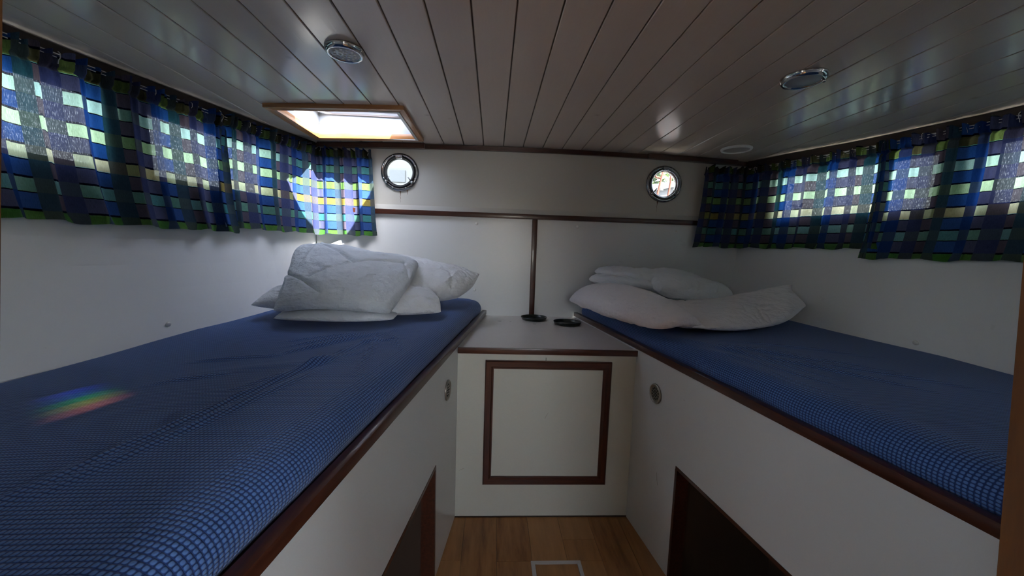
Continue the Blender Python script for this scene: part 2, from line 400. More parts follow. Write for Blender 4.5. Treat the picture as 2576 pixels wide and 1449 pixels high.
# ceiling: dark backing and painted planks, hatch opening left free
HX0, HX1, HY0, HY1 = -1.095, -.485, 1.975, 2.455
def cell_list(xa, xb, ya, yb, s_clip=True):
    out = []
    ys = sorted(set([ya, yb, HY0, HY1]+[round(y, 3) for y in np.arange(ya, yb, .12)])); ys = [y for y in ys if ya <= y <= yb]
    for y0, y1 in zip(ys[:-1], ys[1:]):
        inh = HY0-1e-4 <= (y0+y1)/2 <= HY1
        spans = [(xa, xb)]
        if inh:
            spans = []
            if xa < HX0: spans.append((xa, min(xb, HX0)))
            if xb > HX1: spans.append((max(xa, HX1), xb))
        for a, b in spans:
            if b-a < .001: continue
            L0, L1 = wx(-1, y0, 1.955)-.004, wx(-1, y1, 1.955)-.004; R0, R1 = wx(1, y0, 1.95)+.004, wx(1, y1, 1.95)+.004
            a0, a1, b0, b1 = max(a, L0), max(a, L1), min(b, R0), min(b, R1)
            if b0 <= a0 and b1 <= a1: continue
            b0 = max(b0, a0); b1 = max(b1, a1)
            if a0 > b: a0 = b0 = b
            if a1 > b: a1 = b1 = b
            out.append((y0, y1, a0, b0, a1, b1))
    return out
def slab(cells, zlo, th):
    mb = MB()
    for y0, y1, a0, b0, a1, b1 in cells:
        mb.hexa([(a0, y0, zlo(a0)), (b0, y0, zlo(b0)), (b1, y1, zlo(b1)), (a1, y1, zlo(a1)),
                 (a0, y0, zlo(a0)+th), (b0, y0, zlo(b0)+th), (b1, y1, zlo(b1)+th), (a1, y1, zlo(a1)+th)])
    return mb
cells = []
for q in np.arange(-1.74, 2.45, .1):
    cells += cell_list(float(q), float(q+.1), Y0, D+.05)
ceil = slab(cells, lambda x: cz(x)+.007, .05).build('ceiling', M_groove); tag(ceil, kind='structure')
k = -11
while True:
    xa = -.347+.132*k; xb = xa+.132; k += 1
    if xa > 2.36: break
    g = .0022
    cl = cell_list(xa+g, xb-g, Y0, D)
    if not cl: continue
    mb = MB()
    for y0, y1, a0, b0, a1, b1 in cl:
        # chamfered lower edges read as a V-groove
        c = .0022
        def Z(x): return cz(x)
        if b0-a0 < .02 or b1-a1 < .02:
            mb.hexa([(a0, y0, Z(a0)), (b0, y0, Z(b0)), (b1, y1, Z(b1)), (a1, y1, Z(a1)), (a0, y0, Z(a0)+.008), (b0, y0, Z(b0)+.008), (b1, y1, Z(b1)+.008), (a1, y1, Z(a1)+.008)])
            continue
        v = []
        for (y, a, b) in ((y0, a0, b0), (y1, a1, b1)):
            v += [(a, y, Z(a)+.008), (a, y, Z(a)+c), (a+c, y, Z(a)), (b-c, y, Z(b)), (b, y, Z(b)+c), (b, y, Z(b)+.008)]
        mb.add(v, [(i, i+1, i+7, i+6) for i in range(5)]+[(5, 0, 6, 11)]+[(0, 5, 4, 3, 2, 1), (6, 7, 8, 9, 10, 11)])
    o = mb.build('plank', M_ceil, ceil)
    bm = bmesh.new(); bm.from_mesh(o.data); bmesh.ops.remove_doubles(bm, verts=bm.verts[:], dist=1e-5)
    bmesh.ops.recalc_face_normals(bm, faces=bm.faces[:]); bm.to_mesh(o.data); bm.free()

# front bulkhead around the doorway the camera looks through
def jx(s, z):
    return .386+(1.293-z)*.085 if s > 0 else -.3055-(1.36-z)*.10
zc = [0, .5, 1.0, 1.3, 1.85]
outl = [(jx(1, z), z) for z in zc]+[(jx(-1, z), z) for z in zc[::-1]]
hole = outl
outer = [(-1.62, -.02), (2.2, -.02), (2.36, 1.93), (.35, 1.99), (-1.72, 1.93)]
hole = [(a, max(b, .01)) for a, b in hole]
tag(panel('wall_front', outer, [hole], lambda a, b, d: (a, Y0-.03+d, b), .028, M_wall), kind='structure')
for i, s in enumerate((1, -1)):
    mb = MB()
    for z0, z1 in zip(zc[:-1], zc[1:]):
        xa, xb = jx(s, z0), jx(s, z1); w = s*.022
        P = [(xa-s*.001, Y0-.045, z0), (xa+w, Y0-.045, z0), (xa+w, Y0+.006, z0), (xa-s*.001, Y0+.006, z0), (xb-s*.001, Y0-.045, z1), (xb+w, Y0-.045, z1), (xb+w, Y0+.006, z1), (xb-s*.001, Y0+.006, z1)]
        if s < 0: P = [P[1], P[0], P[3], P[2], P[5], P[4], P[7], P[6]]
        mb.hexa(P)
    tag(mb.build('trim_%d' % (4+i), M_jamb), kind='structure')

# saloon behind the camera: closed room with two side windows of its own
SY = -2.2; M_sal = painted('saloon_paint', (.62, .60, .56), .5)
tag(MB().box((-1.6, SY, -.06), (2.2, Y0+.0, -.02)).build('floor_saloon', M_floor), kind='structure')
tag(MB().box((-1.6, SY, 2.02), (2.2, Y0-.03, 2.06)).build('ceiling_saloon', M_sal), kind='structure')
def rect(a, b, c, d): return [(a, c), (b, c), (b, d), (a, d)]
SWIN = rect(SY+.9, Y0-.9, 1.45, 1.8)
tag(panel('wall_saloon_left', rect(SY, Y0-.03, -.05, 2.05), [SWIN], lambda a, b, d: (-1.6-d, a, b), .04, M_sal), kind='structure')
tag(panel('wall_saloon_right', rect(SY, Y0-.03, -.05, 2.05), [SWIN], lambda a, b, d: (2.2+d, a, b), .04, M_sal), kind='structure')
tag(panel('wall_saloon_rear', rect(-1.6, 2.2, -.05, 2.05), [rect(0.0, .7, 1.25, 1.80)], lambda a, b, d: (a, SY-d, b), .04, M_sal), kind='structure')

# floor
fl = MB().box((-.55, Y0-.03, -.04), (1.15, 1.78, -.012)).build('floor', M_seam); tag(fl, kind='structure')
seams = [-.55, -.40, -.25, -.10, .05, .20, .35, .50, .65, .80, .95, 1.10]
cuts = {2: [1.474], 3: [1.02], 4: [.62], 5: [1.25], 6: [1.583, .75], 7: [.98], 8: [1.2]}
FH = (.194, .405, .86, 1.466)   # floor hatch frame outer
for i in range(len(seams)-1):
    ys = [Y0-.03]+sorted(cuts.get(i, []))+[1.78]
    for y0, y1 in zip(ys[:-1], ys[1:]):
        x0, x1 = seams[i], seams[i+1]; g = .0007
        parts = [(x0, x1, y0, y1)]
        if x0 < FH[1] and x1 > FH[0] and y0 < FH[3] and y1 > FH[2]:
            parts = []
            if y1 > FH[3]: parts.append((x0, x1, max(y0, FH[3]), y1))
            if y0 < FH[2]: parts.append((x0, x1, y0, min(y1, FH[2])))
            ya, yb = max(y0, FH[2]), min(y1, FH[3])
            if x0 < FH[0]-.01: parts.append((x0, FH[0], ya, yb))
            if x1 > FH[1]+.01: parts.append((FH[1], x1, ya, yb))
        for (a, b, c, d) in parts:
            if d-c < .01: continue
            MB().box((a+g, c+g, -.012), (b-g, d-g, 0)).build('plank', M_floor, fl)
fh = empty('floor_hatch', (.30, 1.16, 0)); tag(fh, 'small floor hatch with a pale metal rim in the wooden floor', 'floor hatch')
a, b, c, d = FH; w = .016
def fstrip(p, q, r, s_, o=.0016):
    return MB().add([(*p, o), (*q, o), (*r, o), (*s_, o), (*p, -.012), (*q, -.012), (*r, -.012), (*s_, -.012)], [(0,1,2,3),(7,6,5,4),(0,4,5,1),(1,5,6,2),(2,6,7,3),(3,7,4,0)])
for P4 in (((a,d),(a+w,d-w),(b-w,d-w),(b,d)), ((a,c),(b,c),(b-w,c+w),(a+w,c+w)), ((a,c),(a+w,c+w),(a+w,d-w),(a,d)), ((b,c),(b,d),(b-w,d-w),(b-w,c+w))):
    fstrip(*P4).build('rim_strip', M_alu_floor, fh)
MB().box((a+w+.001, c+w+.001, -.012), (b-w-.001, d-w-.001, -.0005)).build('lid_panel', M_floor, fh)

# ---------------------------------------------------------------- bunks
def bx(s, y):   # plan line of bunk front
    return -.1523+.123*(y-1.7359) if s < 0 else .6974-.123*(y-1.731)
def zin(s, y): return .96
def zout(s, y):
    if s < 0: return float(np.interp(y, [.3, 1.06, 1.28, 1.61, 2.02, 2.6], [.896, .900, .908, .929, .940, .950]))
    return float(np.interp(y, [.3, 1.27, 1.47, 1.74, 2.14, 2.6], [.892, .900, .912, .922, .943, .950]))
BY0 = Y0+.012
def bunk(s, lab):
    root = empty('bunk', (bx(s, 1.4), 1.4, 0)); tag(root, lab, 'bunk')
    fn = lambda a, b, d: (bx(s, a)+s*d, a, b)
    ny0, ny1, nz1 = .55, 1.376, .478
    mb = MB()
    for (y0, y1, z0, z1) in ((BY0, ny0, .001, .862), (ny0, ny1, nz1, .862), (ny1, 2.6, .001, .862)):
        mb.hexa([fn(y0, z0, 0), fn(y0, z0, .018), fn(y1, z0, .018), fn(y1, z0, 0), fn(y0, z1, 0), fn(y0, z1, .018), fn(y1, z1, .018), fn(y1, z1, 0)])
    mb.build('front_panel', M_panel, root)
    # dark lining of the opening: thin mahogany edge
    t = .011; e = .0015
    for (y0, y1, z0, z1) in ((ny0, ny1, nz1-t, nz1+e), (ny1-t, ny1+e, .0015, nz1-t), (ny0-e, ny0+t, .0015, nz1-t)):
        MB().hexa([fn(y0, z0, -.002), fn(y0, z0, .05), fn(y1, z0, .05), fn(y1, z0, -.002), fn(y0, z1, -.002), fn(y0, z1, .05), fn(y1, z1, .05), fn(y1, z1, -.002)]).build('opening_trim', M_mahog_y, root)
    # niche box
    mb = MB(); dp = .42
    for (y0, y1, z0, z1, d0, d1) in ((ny0-.02, ny1+.02, .0, .52, dp, dp+.02), (ny0-.02, ny0, 0, .52, .052, dp), (ny1, ny1+.02, 0, .52, .052, dp), (ny0, ny1, .5, .52, .052, dp), (ny0, ny1, .0, .006, .052, dp)):
        mb.hexa([fn(y0, z0, d0), fn(y0, z0, d1), fn(y1, z0, d1), fn(y1, z0, d0), fn(y0, z1, d0), fn(y0, z1, d1), fn(y1, z1, d1), fn(y1, z1, d0)])
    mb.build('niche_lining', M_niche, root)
    # deck and rail
    mb = MB(); n = 12
    ys = np.linspace(BY0, 2.618, n+1)
    for y0, y1 in zip(ys[:-1], ys[1:]):
        o0, o1 = wx(s, y0, .86)-s*.004, wx(s, y1, .86)-s*.004
        mb.hexa([(bx(s, y0)+s*.02, y0, .842), (o0, y0, .842), (o1, y1, .842), (bx(s, y1)+s*.02, y1, .842),
                 (bx(s, y0)+s*.02, y0, .862), (o0, y0, .862), (o1, y1, .862), (bx(s, y1)+s*.02, y1, .862)])
    mb.build('deck_board', M_niche, root)
    y0, y1 = BY0, 2.617
    mb = MB().hexa([fn(y0, .856, -.008), fn(y0, .856, .0195), fn(y1, .856, .0195), fn(y1, .856, -.008), fn(y0, .884, -.008), fn(y0, .884, .0195), fn(y1, .884, .0195), fn(y1, .884, -.008)])
    autosmooth(mb.build('edge_rail', M_mahog_y, root, bevel=.004))
    return root
bL = bunk(-1, 'left white bunk base with a dark wood edge rail and an open niche')
bR = bunk(1, 'right white bunk base with a dark wood edge rail and an open niche')

def wrinkle(p, lines):
    h = 0
    for (x0, y0, x1, y1, a, w) in lines:
        dx, dy = x1-x0, y1-y0; L = dx*dx+dy*dy; t = max(0, min(1, ((p[0]-x0)*dx+(p[1]-y0)*dy)/L))
        ex, ey = p[0]-(x0+t*dx), p[1]-(y0+t*dy); sgn = (dx*(p[1]-y0)-dy*(p[0]-x0))/math.sqrt(L)
        d = math.hypot(ex, ey); fade = math.sin(math.pi*min(max(t, .04), .96))**.6
        h += a*fade*math.exp(-(sgn/w)**2)*(1 if 0 < t < 1 else math.exp(-(d/w)**2))
    return h
def mattress(s, lines, lab):
    ny, na, nr = 200, 90, 14; r = .055
    v = []; uvs = []; f = []
    ys = np.linspace(BY0+.02, 2.600, ny)
    for j, y in enumerate(ys):
        xi = bx(s, y)+s*.022; xo = wx(s, y, .93)-s*.006; z1 = zin(s, y); zo = zout(s, y)
        # rounded far corner in plan
        if y > 2.53: xi += s*.06*(1-math.sqrt(max(0, 1-((y-2.53)/.07)**2)))
        row = [(xi+s*.018, .866, 0)]; L = 0
        for q in range(nr+1):   # rounded inner edge
            w = math.pi*(-.32+.82*q/nr); row.append((xi+s*(r-r*math.cos(w)), z1-r+r*math.sin(w)*.98-.002, None))
        x_start = xi+s*r
        for q in range(1, na+1):
            t = q/na; x = x_start+(xo-x_start)*t
            crown = .012*math.sin(math.pi*t)
            row.append((x, z1+(zo-z1)*t+crown-(.012*max(0, (t-.97)/.03)), None))
        row.append((xo, .866, None))
        px = None; L = 0
        for (x, z, _) in row:
            if px: L += math.hypot(x-px[0], z-px[1])
            px = (x, z)
            h = 1.5*wrinkle((x, y), lines) if z > .9 else 0
            h += .004*noise.noise(Vector((x*2.3, y*2.3, s*3.0))) if z > .9 else 0
            side = .006*noise.noise(Vector((y*5, s*9.0, 0)))*(1 if z < .95 else 0)
            v.append((x+s*side, y, z+h)); uvs.append((L, float(y)+.05*math.sin(L*2)*0))
    m = len(row)
    for j in range(ny-1):
        for i in range(m-1):
            q = (j*m+i, j*m+i+1, (j+1)*m+i+1, (j+1)*m+i); f.append(q if s > 0 else q[::-1])
        q = (j*m+m-1, j*m, (j+1)*m, (j+1)*m+m-1); f.append(q if s > 0 else q[::-1])
    f.append(tuple(range(m)) if s < 0 else tuple(range(m))[::-1]); f.append(tuple((ny-1)*m+i for i in range(m)))
    o = mesh('mattress', v, f, M_matt, None, True, uvs); o.data.set_sharp_from_angle(angle=math.radians(60))
    return tag(o, lab, 'mattress')
WL = [(-.640, .44, -.40, 1.56, .009, .012), (-.600, .50, -.47, 1.05, .006, .010), (-.91, 1.15, -.66, 1.19, .006, .012), (-.68, 1.19, -.43, 1.50, .009, .012),
      (-.85, .95, -.69, 1.02, .005, .012), (-.60, .90, -.40, 1.26, .006, .014), (-.444, 1.52, -.36, 1.0, .006, .012), (-.82, 1.02, -.38, 1.14, .004, .03),
      (-.50, 1.30, -.33, 1.42, .005, .010), (-.70, 1.30, -.45, 1.50, .007, .010), (-.40, 1.50, -.30, 1.25, .005, .010), (-.75, 1.36, -.50, 1.50, .005, .010)]
WR = [(.86, 1.45, 1.24, 1.13, .008, .012), (.92, 1.46, 1.26, 1.19, .006, .010), (.84, 1.38, 1.22, .95, .008, .012), (.80, 1.53, 1.02, 1.02, .007, .014),
      (.95, 1.50, 1.50, 1.33, .006, .012), (.80, 1.36, .97, .95, .006, .012), (1.0, 1.25, 1.45, .98, .006, .016), (.95, 1.38, 1.35, 1.12, .005, .010)]
mattress(-1, WL, 'blue waffle-weave mattress on the left bunk, under the grey folded duvet')
mattress(1, WR, 'blue waffle-weave mattress on the right bunk, under the flat folded white bedding')

# ---------------------------------------------------------------- cabinet between the bunks
cb = empty('cabinet', (.27, 2.1, 0)); tag(cb, 'low white cabinet between the bunks with a dark framed door', 'cabinet')
CF = 1.7334
xa, xb_ = bx(-1, CF)+.0005, bx(1, CF)-.0005
def cab_fn(a, b, d): return (a, CF+d, b)
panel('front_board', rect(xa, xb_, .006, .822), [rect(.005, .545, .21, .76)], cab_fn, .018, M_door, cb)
MB().box((xa, CF-.003, .0005), (xb_, CF+.016, .006)).build('plinth_seal', M_seam, cb)
mb = MB(); x0, x1, x2, x3 = bx(-1, CF)+.0005, bx(1, CF)-.0005, bx(1, 2.612)-.0005, bx(-1, 2.612)+.0005
mb.hexa([(x0, CF, .823), (x1, CF, .823), (x2, 2.612, .823), (x3, 2.612, .823), (x0, CF, .847), (x1, CF, .847), (x2, 2.612, .847), (x3, 2.612, .847)])
mb.build('worktop', M_counter, cb)
autosmooth(MB().box((xa, CF-.012, .819), (xb_+.004, CF-.0003, .8475)).build('edge_strip', M_mahog, cb, bevel=.003))
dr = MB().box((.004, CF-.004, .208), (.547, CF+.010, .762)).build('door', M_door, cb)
fx0, fx1, fz0, fz1, fw = -.022, .578, .175, .789, .040
def mould(pts):   # mitred moulding quad: outer a,b inner c,d -> stepped profile
    (ax, az), (bx_, bz), (cx, cz_), (dx, dz) = pts; v = []
    prof = [(0, 0), (0, .012), (.12, .016), (.7, .016), (.86, .010), (1, .010), (1, 0)]
    for (t, h) in prof:
        v.append((ax+(dx-ax)*t, CF-.0002-h, az+(dz-az)*t)); v.append((bx_+(cx-bx_)*t, CF-.0002-h, bz+(cz_-bz)*t))
    m = MB(); n = len(prof); m.add(v, [(2*i, 2*i+1, 2*i+3, 2*i+2) for i in range(n-1)]+[tuple(range(0, 2*n, 2)), tuple(range(1, 2*n, 2))[::-1]]); return m
O = [(fx0, fz0), (fx1, fz0), (fx1, fz1), (fx0, fz1)]; In = [(fx0+fw, fz0+fw), (fx1-fw, fz0+fw), (fx1-fw, fz1-fw), (fx0+fw, fz1-fw)]
for i in range(4):
    j = (i+1) % 4; o = mould([O[i], O[j], In[j], In[i]]).build('door_moulding', M_mahog if i % 2 == 0 else M_mahog_z, dr)
MB().tube([(.262, CF-.004, .789), (.262, CF-.012, .793), (.262, CF-.012, .806)], .0022).build('catch_hook', M_steel, dr, True)

def scuff(pts, w, par, fn_):
    v = []; f = []
    for i, (a, b) in enumerate(pts): v += [fn_(a-w*(.5+.5*(i % 2)), b), fn_(a+w*(1-.5*(i % 2)), b+w*.4)]
    for i in range(len(pts)-1): f.append((2*i, 2*i+1, 2*i+3, 2*i+2))
    mesh('scuff', v, f, M_scuff, par)
scuff([(-.135, .240), (-.120, .247), (-.112, .252)], .003, cb, lambda a, b: (a, CF-.0006, b))
scuff([(.268, .505), (.276, .522), (.284, .536)], .0008, dr, lambda a, b: (a, CF-.0046, b))
scuff([(.535, .720), (.541, .723)], .002, dr, lambda a, b: (a, CF-.0046, b))
scuff([(1.500, .375), (1.495, .345), (1.487, .325)], .0016, bR, lambda a, b: (bx(1, a)-.0006, a, b))
scuff([(1.36, .755), (1.357, .752)], .003, bR, lambda a, b: (bx(1, a)-.0006, a, b))
def tray(x, y, r, lab):
    t = empty('plant_saucer', (x, y, .8472)); tag(t, lab, 'saucer', 'two dark round plastic saucers on the cabinet top')
    MB().lathe([(r*.86, 0), (r*.90, .001), (r*.97, .015), (r, .018), (r*.985, .020), (r*.93, .0165), (r*.88, .0045), (r*.4, .0035)], 56, (x, y, .8473)).build('dish', M_blackpl, t, True).data.set_sharp_from_angle(angle=.9)
tray(.284, 2.492, .088, 'dark plastic saucer touching the wall batten, the farther of the two')
tray(.482, 2.350, .089, 'dark plastic saucer nearer the right bunk, the closer of the two')

# ---------------------------------------------------------------- vents in the bunk fronts
def vent(s, y, z, lab):
    c = Vector((bx(s, y), y, z)); ax = Vector((-s, -.123, 0)).normalized() if s > 0 else Vector((1, -.123, 0)).normalized()
    t = empty('vent', c); tag(t, lab, 'vent', 'round perforated vents in the bunk fronts')
    c = c+ax*.0003
    MB().lathe([(.043, 0), (.043, .004), (.040, .0075), (.036, .0065), (.034, .003), (.034, 0)], 40, c, ax, closed=True).build('rim', M_steel, t, True)
    MB().lathe([(.035, 0), (.035, .003)], 36, c, ax).build('plate', M_steel, t)
    a = ax.cross(Vector((0, 0, 1))).normalized(); b = Vector((0, 0, 1))
    for q, rr, n in ((0, 0, 1), (1, .0115, 6), (2, .0235, 12)):
        for i in range(n):
            w = 2*math.pi*i/n+.2; p = c+a*(rr*math.cos(w))+b*(rr*math.sin(w))
            MB().lathe([(.0042, .0028), (.0042, .0034)], 12, p, ax).build('hole', M_black, t)
vent(-1, 1.540, .713, 'round perforated metal vent in the left bunk front')
vent(1, 1.549, .706, 'round perforated metal vent in the right bunk front')

# ---------------------------------------------------------------- portholes
def porthole(x, z, lab, seal):
    t = empty('porthole', (x, D, z)); tag(t, lab, 'porthole', 'round chrome portholes in the back wall')
    c = (x, D+.0042, z); ax = (0, -1, 0)
    MB().lathe([(.126, 0), (.126, .004), (.121, .012), (.112, .015), (.104, .012), (.100, .010), (.098, .0), (.098, -.04), (.100, -.052), (.115, -.052), (.115, -.0500), (.0995, -.050), (.0975, -.04)][:8]+[(.0975, 0)], 64, c, ax, closed=True).build('flange', M_dkchrome, t, True)
    MB().lathe([(.1035, .0105), (.1015, .022), (.096, .025), (.091, .020), (.088, .008), (.088, -.004), (.098, -.004)], 64, c, ax, closed=True).build('sash_ring', M_rubber if not seal else M_dkchrome, t, True)
    MB().lathe([(.0895, -.003), (.0895, .016), (.086, .014), (.084, .004), (.084, -.003)], 64, c, ax, closed=True).build('seal', M_rubber if not seal else M_redrub, t, True)
    MB().lathe([(.0855, .002), (.0855, .005)], 48, c, ax).build('glass', M_glass, t)
    autosmooth(MB().box((x-.021, D-.028, z+.085), (x+.021, D-.010, z+.112)).build('hinge', M_dkchrome, t, bevel=.003))
    for dx in (-.011, .011):
        MB().lathe([(.0045, 0), (.0045, .002), (.003, .003)], 12, (x+dx, D-.0281, z+.094), ax).build('hinge_screw', M_chrome, t, True)
    for i in range(8):
        w = math.radians(22.5+45*i)
        MB().lathe([(.0062, .0), (.0055, .0025), (.003, .0035)], 14, (x+.112*math.cos(w), D-.0105, z+.112*math.sin(w)), ax).build('screw', M_chrome, t, True)
    for sg in (-1, 1):
        w = math.radians(-38) if sg > 0 else math.radians(218)
        px, pz = x+.108*math.cos(w), z+.108*math.sin(w)
        MB().lathe([(.012, 0), (.012, .012), (.009, .016)], 20, (px, D-.010, pz), ax).build('dog_bolt', M_dkchrome, t, True)
        MB().lathe([(.006, 0), (.0055, .002)], 14, (px, D-.0262, pz), ax).build('bolt_tip', M_chrome, t, True)
        qx, qz = x+.072*math.cos(w+sg*.12), z+.072*math.sin(w+sg*.12)
        MB().tube([(px, D-.022, pz), ((px+qx)/2, D-.030, (pz+qz)/2), (qx, D-.034, qz)], .0038).build('dog_arm', M_dkchrome, t, True)
porthole(PH[0][0], PH[0][1], 'round chrome porthole beside the left curtain, pale view through it', False)
porthole(PH[1][0], PH[1][1], 'round dark porthole near the right curtain, ropes and leaves through it', True)
def stain(x, z0, z1, w):
    n = 8; v = []; f = []
    for i in range(n+1):
        t = i/n; zz = z0+(z1-z0)*t; ww = w*(1-.75*t)*(.8+.4*random.random()); xx = x+.002*math.sin(i*2.1)
        v += [(xx-ww, D+.0031, zz), (xx+ww, D+.0031, zz)]
    for i in range(n): f.append((2*i, 2*i+1, 2*i+3, 2*i+2))
    o = mesh('rust_streak', v, f, M_rust, up)
stain(-.636, 1.678, 1.655, .005); stain(-.636, 1.657, 1.60, .0016); stain(-.590, 1.690, 1.655, .0035); stain(1.135, 1.676, 1.655, .006); stain(1.132, 1.656, 1.60, .0014)

# ---------------------------------------------------------------- roof hatch
hh = empty('roof_hatch', (-.79, 2.215, 1.98)); tag(hh, 'roof hatch in the ceiling with orange varnished wooden frame and bright white sides', 'roof hatch')
ox0, ox1, oy0, oy1 = -1.125, -.455, 1.943, 2.487; ix0, ix1, iy0, iy1 = -1.080, -.500, 1.988, 2.442
zt = 2.10
def fb(P, m, name='frame_board'):
    lo = [(x, y, cz(x)-.020) for x, y in P]; hi = [(x, y, cz(x)+.012) for x, y in P]
    o = MB().hexa(lo+hi).build(name, m, hh, bevel=.003); autosmooth(o)
fb([(ox0, oy0), (ox1, oy0), (ix1, iy0), (ix0, iy0)], M_teak); fb([(ix0, iy1), (ix1, iy1), (ox1, oy1), (ox0, oy1)], M_teak)
fb([(ox0, oy0), (ix0, iy0), (ix0, iy1), (ox0, oy1)], M_teak_y); fb([(ix1, iy0), (ox1, oy0), (ox1, oy1), (ix1, iy1)], M_teak_y)
zb = cz(-.8)+.0
for a, b in (((ix0-.016, iy0-.016, 0), (ix1+.016, iy0-.001, 0)), ((ix0-.016, iy1+.001, 0), (ix1+.016, iy1+.016, 0)), ((ix0-.016, iy0, 0), (ix0-.001, iy1, 0)), ((ix1+.001, iy0, 0), (ix1+.016, iy1, 0))):
    MB().box((a[0], a[1], zb-.016), (b[0], b[1], zt)).build('well_board', M_white, hh)
def rrect(x0, x1, y0, y1, r, n=8):
    o = []
    for cx, cy, a0 in ((x1-r, y1-r, 0), (x0+r, y1-r, 90), (x0+r, y0+r, 180), (x1-r, y0+r, 270)):
        for i in range(n+1):
            w = math.radians(a0+90*i/n); o.append((cx+r*math.cos(w), cy+r*math.sin(w)))
    return o
def ring(prof, name, m):   # prof: list of (inset, z, corner radius)
    v = []; n = 36
    for ins, z, r in prof: v += [(x, y, z) for x, y in rrect(ix0+ins, ix1-ins, iy0+ins, iy1-ins, max(.004, r))]
    k = len(prof); f = [(j*n+i, j*n+(i+1) % n, ((j+1) % k)*n+(i+1) % n, ((j+1) % k)*n+i) for j in range(k) for i in range(n)]
    o = mesh(name, v, f, m, hh, True); bm = bmesh.new(); bm.from_mesh(o.data); bmesh.ops.recalc_face_normals(bm, faces=bm.faces[:]); bm.to_mesh(o.data); bm.free()
    o.data.set_sharp_from_angle(angle=math.radians(35))
ring([(-.03, zt+.001, .02), (.012, zt-.012, .06), (.020, zt-.006, .065), (.024, zt+.016, .07), (.030, zt+.03, .07), (-.03, zt+.03, .03)], 'lower_frame', M_alu)
ring([(.026, zt+.030, .07), (.036, zt+.034, .075), (.036, zt+.042, .075), (.02, zt+.044, .07), (-.02, zt+.044, .04), (-.02, zt+.030, .04)], 'gasket', M_rubber)
ring([(-.03, zt+.045, .04), (.034, zt+.045, .075), (.046, zt+.052, .08), (.048, zt+.066, .08), (.03, zt+.07, .075), (-.03, zt+.07, .04)], 'lid_frame', M_alu)
P = rrect(ix0+.04, ix1-.04, iy0+.04, iy1-.04, .08); n = len(P)
mesh('acrylic_pane', [(x, y, zt+.056) for x, y in P]+[(x, y, zt+.062) for x, y in P], [tuple(range(n))[::-1], tuple(range(n, 2*n))]+[(i, (i+1) % n, n+(i+1) % n, n+i) for i in range(n)], M_glass_hatch, hh)
for x in (-.95, -.63):
    autosmooth(MB().box((x-.03, iy1-.062, zt+.048), (x+.03, iy1-.03, zt+.056)).build('hinge_pad', M_rubber, hh, bevel=.002))
# deck around the hatch (outside skin of the roof)
mb = MB()
for (x0, x1, y0, y1) in ((-1.9, ix0-.02, -2.3, 2.75), (ix1+.02, 2.6, -2.3, 2.75), (ix0-.02, ix1+.02, -2.3, iy0-.02), (ix0-.02, ix1+.02, iy1+.02, 2.75)):
    mb.box((x0, y0, 2.066), (x1, y1, 2.10))
tag(mb.build('ceiling_roof_deck', M_white), kind='structure')

# ---------------------------------------------------------------- ceiling lights
def lamp(x, y, r, kind, lab):
    z = cz(x)-.0005; t = empty('ceiling_light', (x, y, z)); tag(t, lab, 'ceiling light', 'round ceiling lights')
    ax = (0, 0, -1); c = (x, y, z)
    if kind == 'vent':
        MB().lathe([(r, 0), (r, .006), (r*.96, .012), (r*.88, .014), (r*.84, .010), (r*.84, 0)], 48, c, ax, closed=True).build('rim', M_whitepl, t, True)
        MB().lathe([(r*.85, 0), (r*.85, .006), (r*.5, .009), (r*.01, .010)], 48, c, ax).build('lens', M_vlens, t, True)
        return
    MB().lathe([(r, 0), (r, .004), (r*.97, .012), (r*.88, .020), (r*.78, .019), (r*.74, .012), (r*.72, 0)], 56, c, ax, closed=True).build('bezel', M_chrome, t, True)
    MB().lathe([(r*.76, 0), (r*.76, .014), (r*.72, .016), (.001, .0165)], 48, c, ax).build('lens', M_lens if kind == 'led' else M_lens_frost, t, True)
    if kind == 'led':
        for q, rr, n in ((0, 0, 1), (1, r*.26, 6), (2, r*.52, 12)):
            for i in range(n):
                w = 2*math.pi*i/n; p = (x+rr*math.cos(w), y+rr*math.sin(w), z-.0158)
                MB().lathe([(r*.09, 0), (r*.075, .0022), (r*.03, .0032)], 12, p, ax).build('led_spot', M_led, t, True)
    else:
        MB().lathe([(.006, 0), (.006, .010), (.004, .013)], 14, (x+r*.80, y-r*.32, z-.012), ax).build('switch', M_chrome, t, True)
lamp(-.541, 1.432, .066, 'led', 'round chrome ceiling light with LED dots, near the roof hatch')
lamp(1.150, 1.440, .076, 'frost', 'round chrome ceiling light with a plain frosted lens and small switch')
lamp(1.491, 2.350, .088, 'vent', 'flat round white-rimmed ceiling light near the right corner')

# added coloured spots mimic refracted sunlight: a small spectrum on the left mattress
for bi, (colr, e) in enumerate((((.05, .10, 1), .8), ((.0, .55, .9), .6), ((.08, 1, .12), 1.3), ((1, .75, .0), 2.0), ((1, .16, .05), 3.2))):
    t = bi/4
    A = Vector((-1.00, .895, .930)).lerp(Vector((-.850, .765, .930)), t); B = Vector((-.985, .945, .930)).lerp(Vector((-.840, .835, .930)), t)
    for q in (0, .33, .66, 1):
        p = A.lerp(B, q); ld = bpy.data.lights.new('spectrum', 'SPOT'); ld.energy = 10*e; ld.color = colr; ld.spot_size = math.radians(2.5); ld.spot_blend = 1.0; ld.shadow_soft_size = .001
        lo = bpy.data.objects.new('spectrum_light', ld); COL.objects.link(lo); lo.location = (-.62, 2.10, 1.965)
        lo.rotation_euler = (p-Vector(lo.location)).to_track_quat('-Z', 'Y').to_euler()

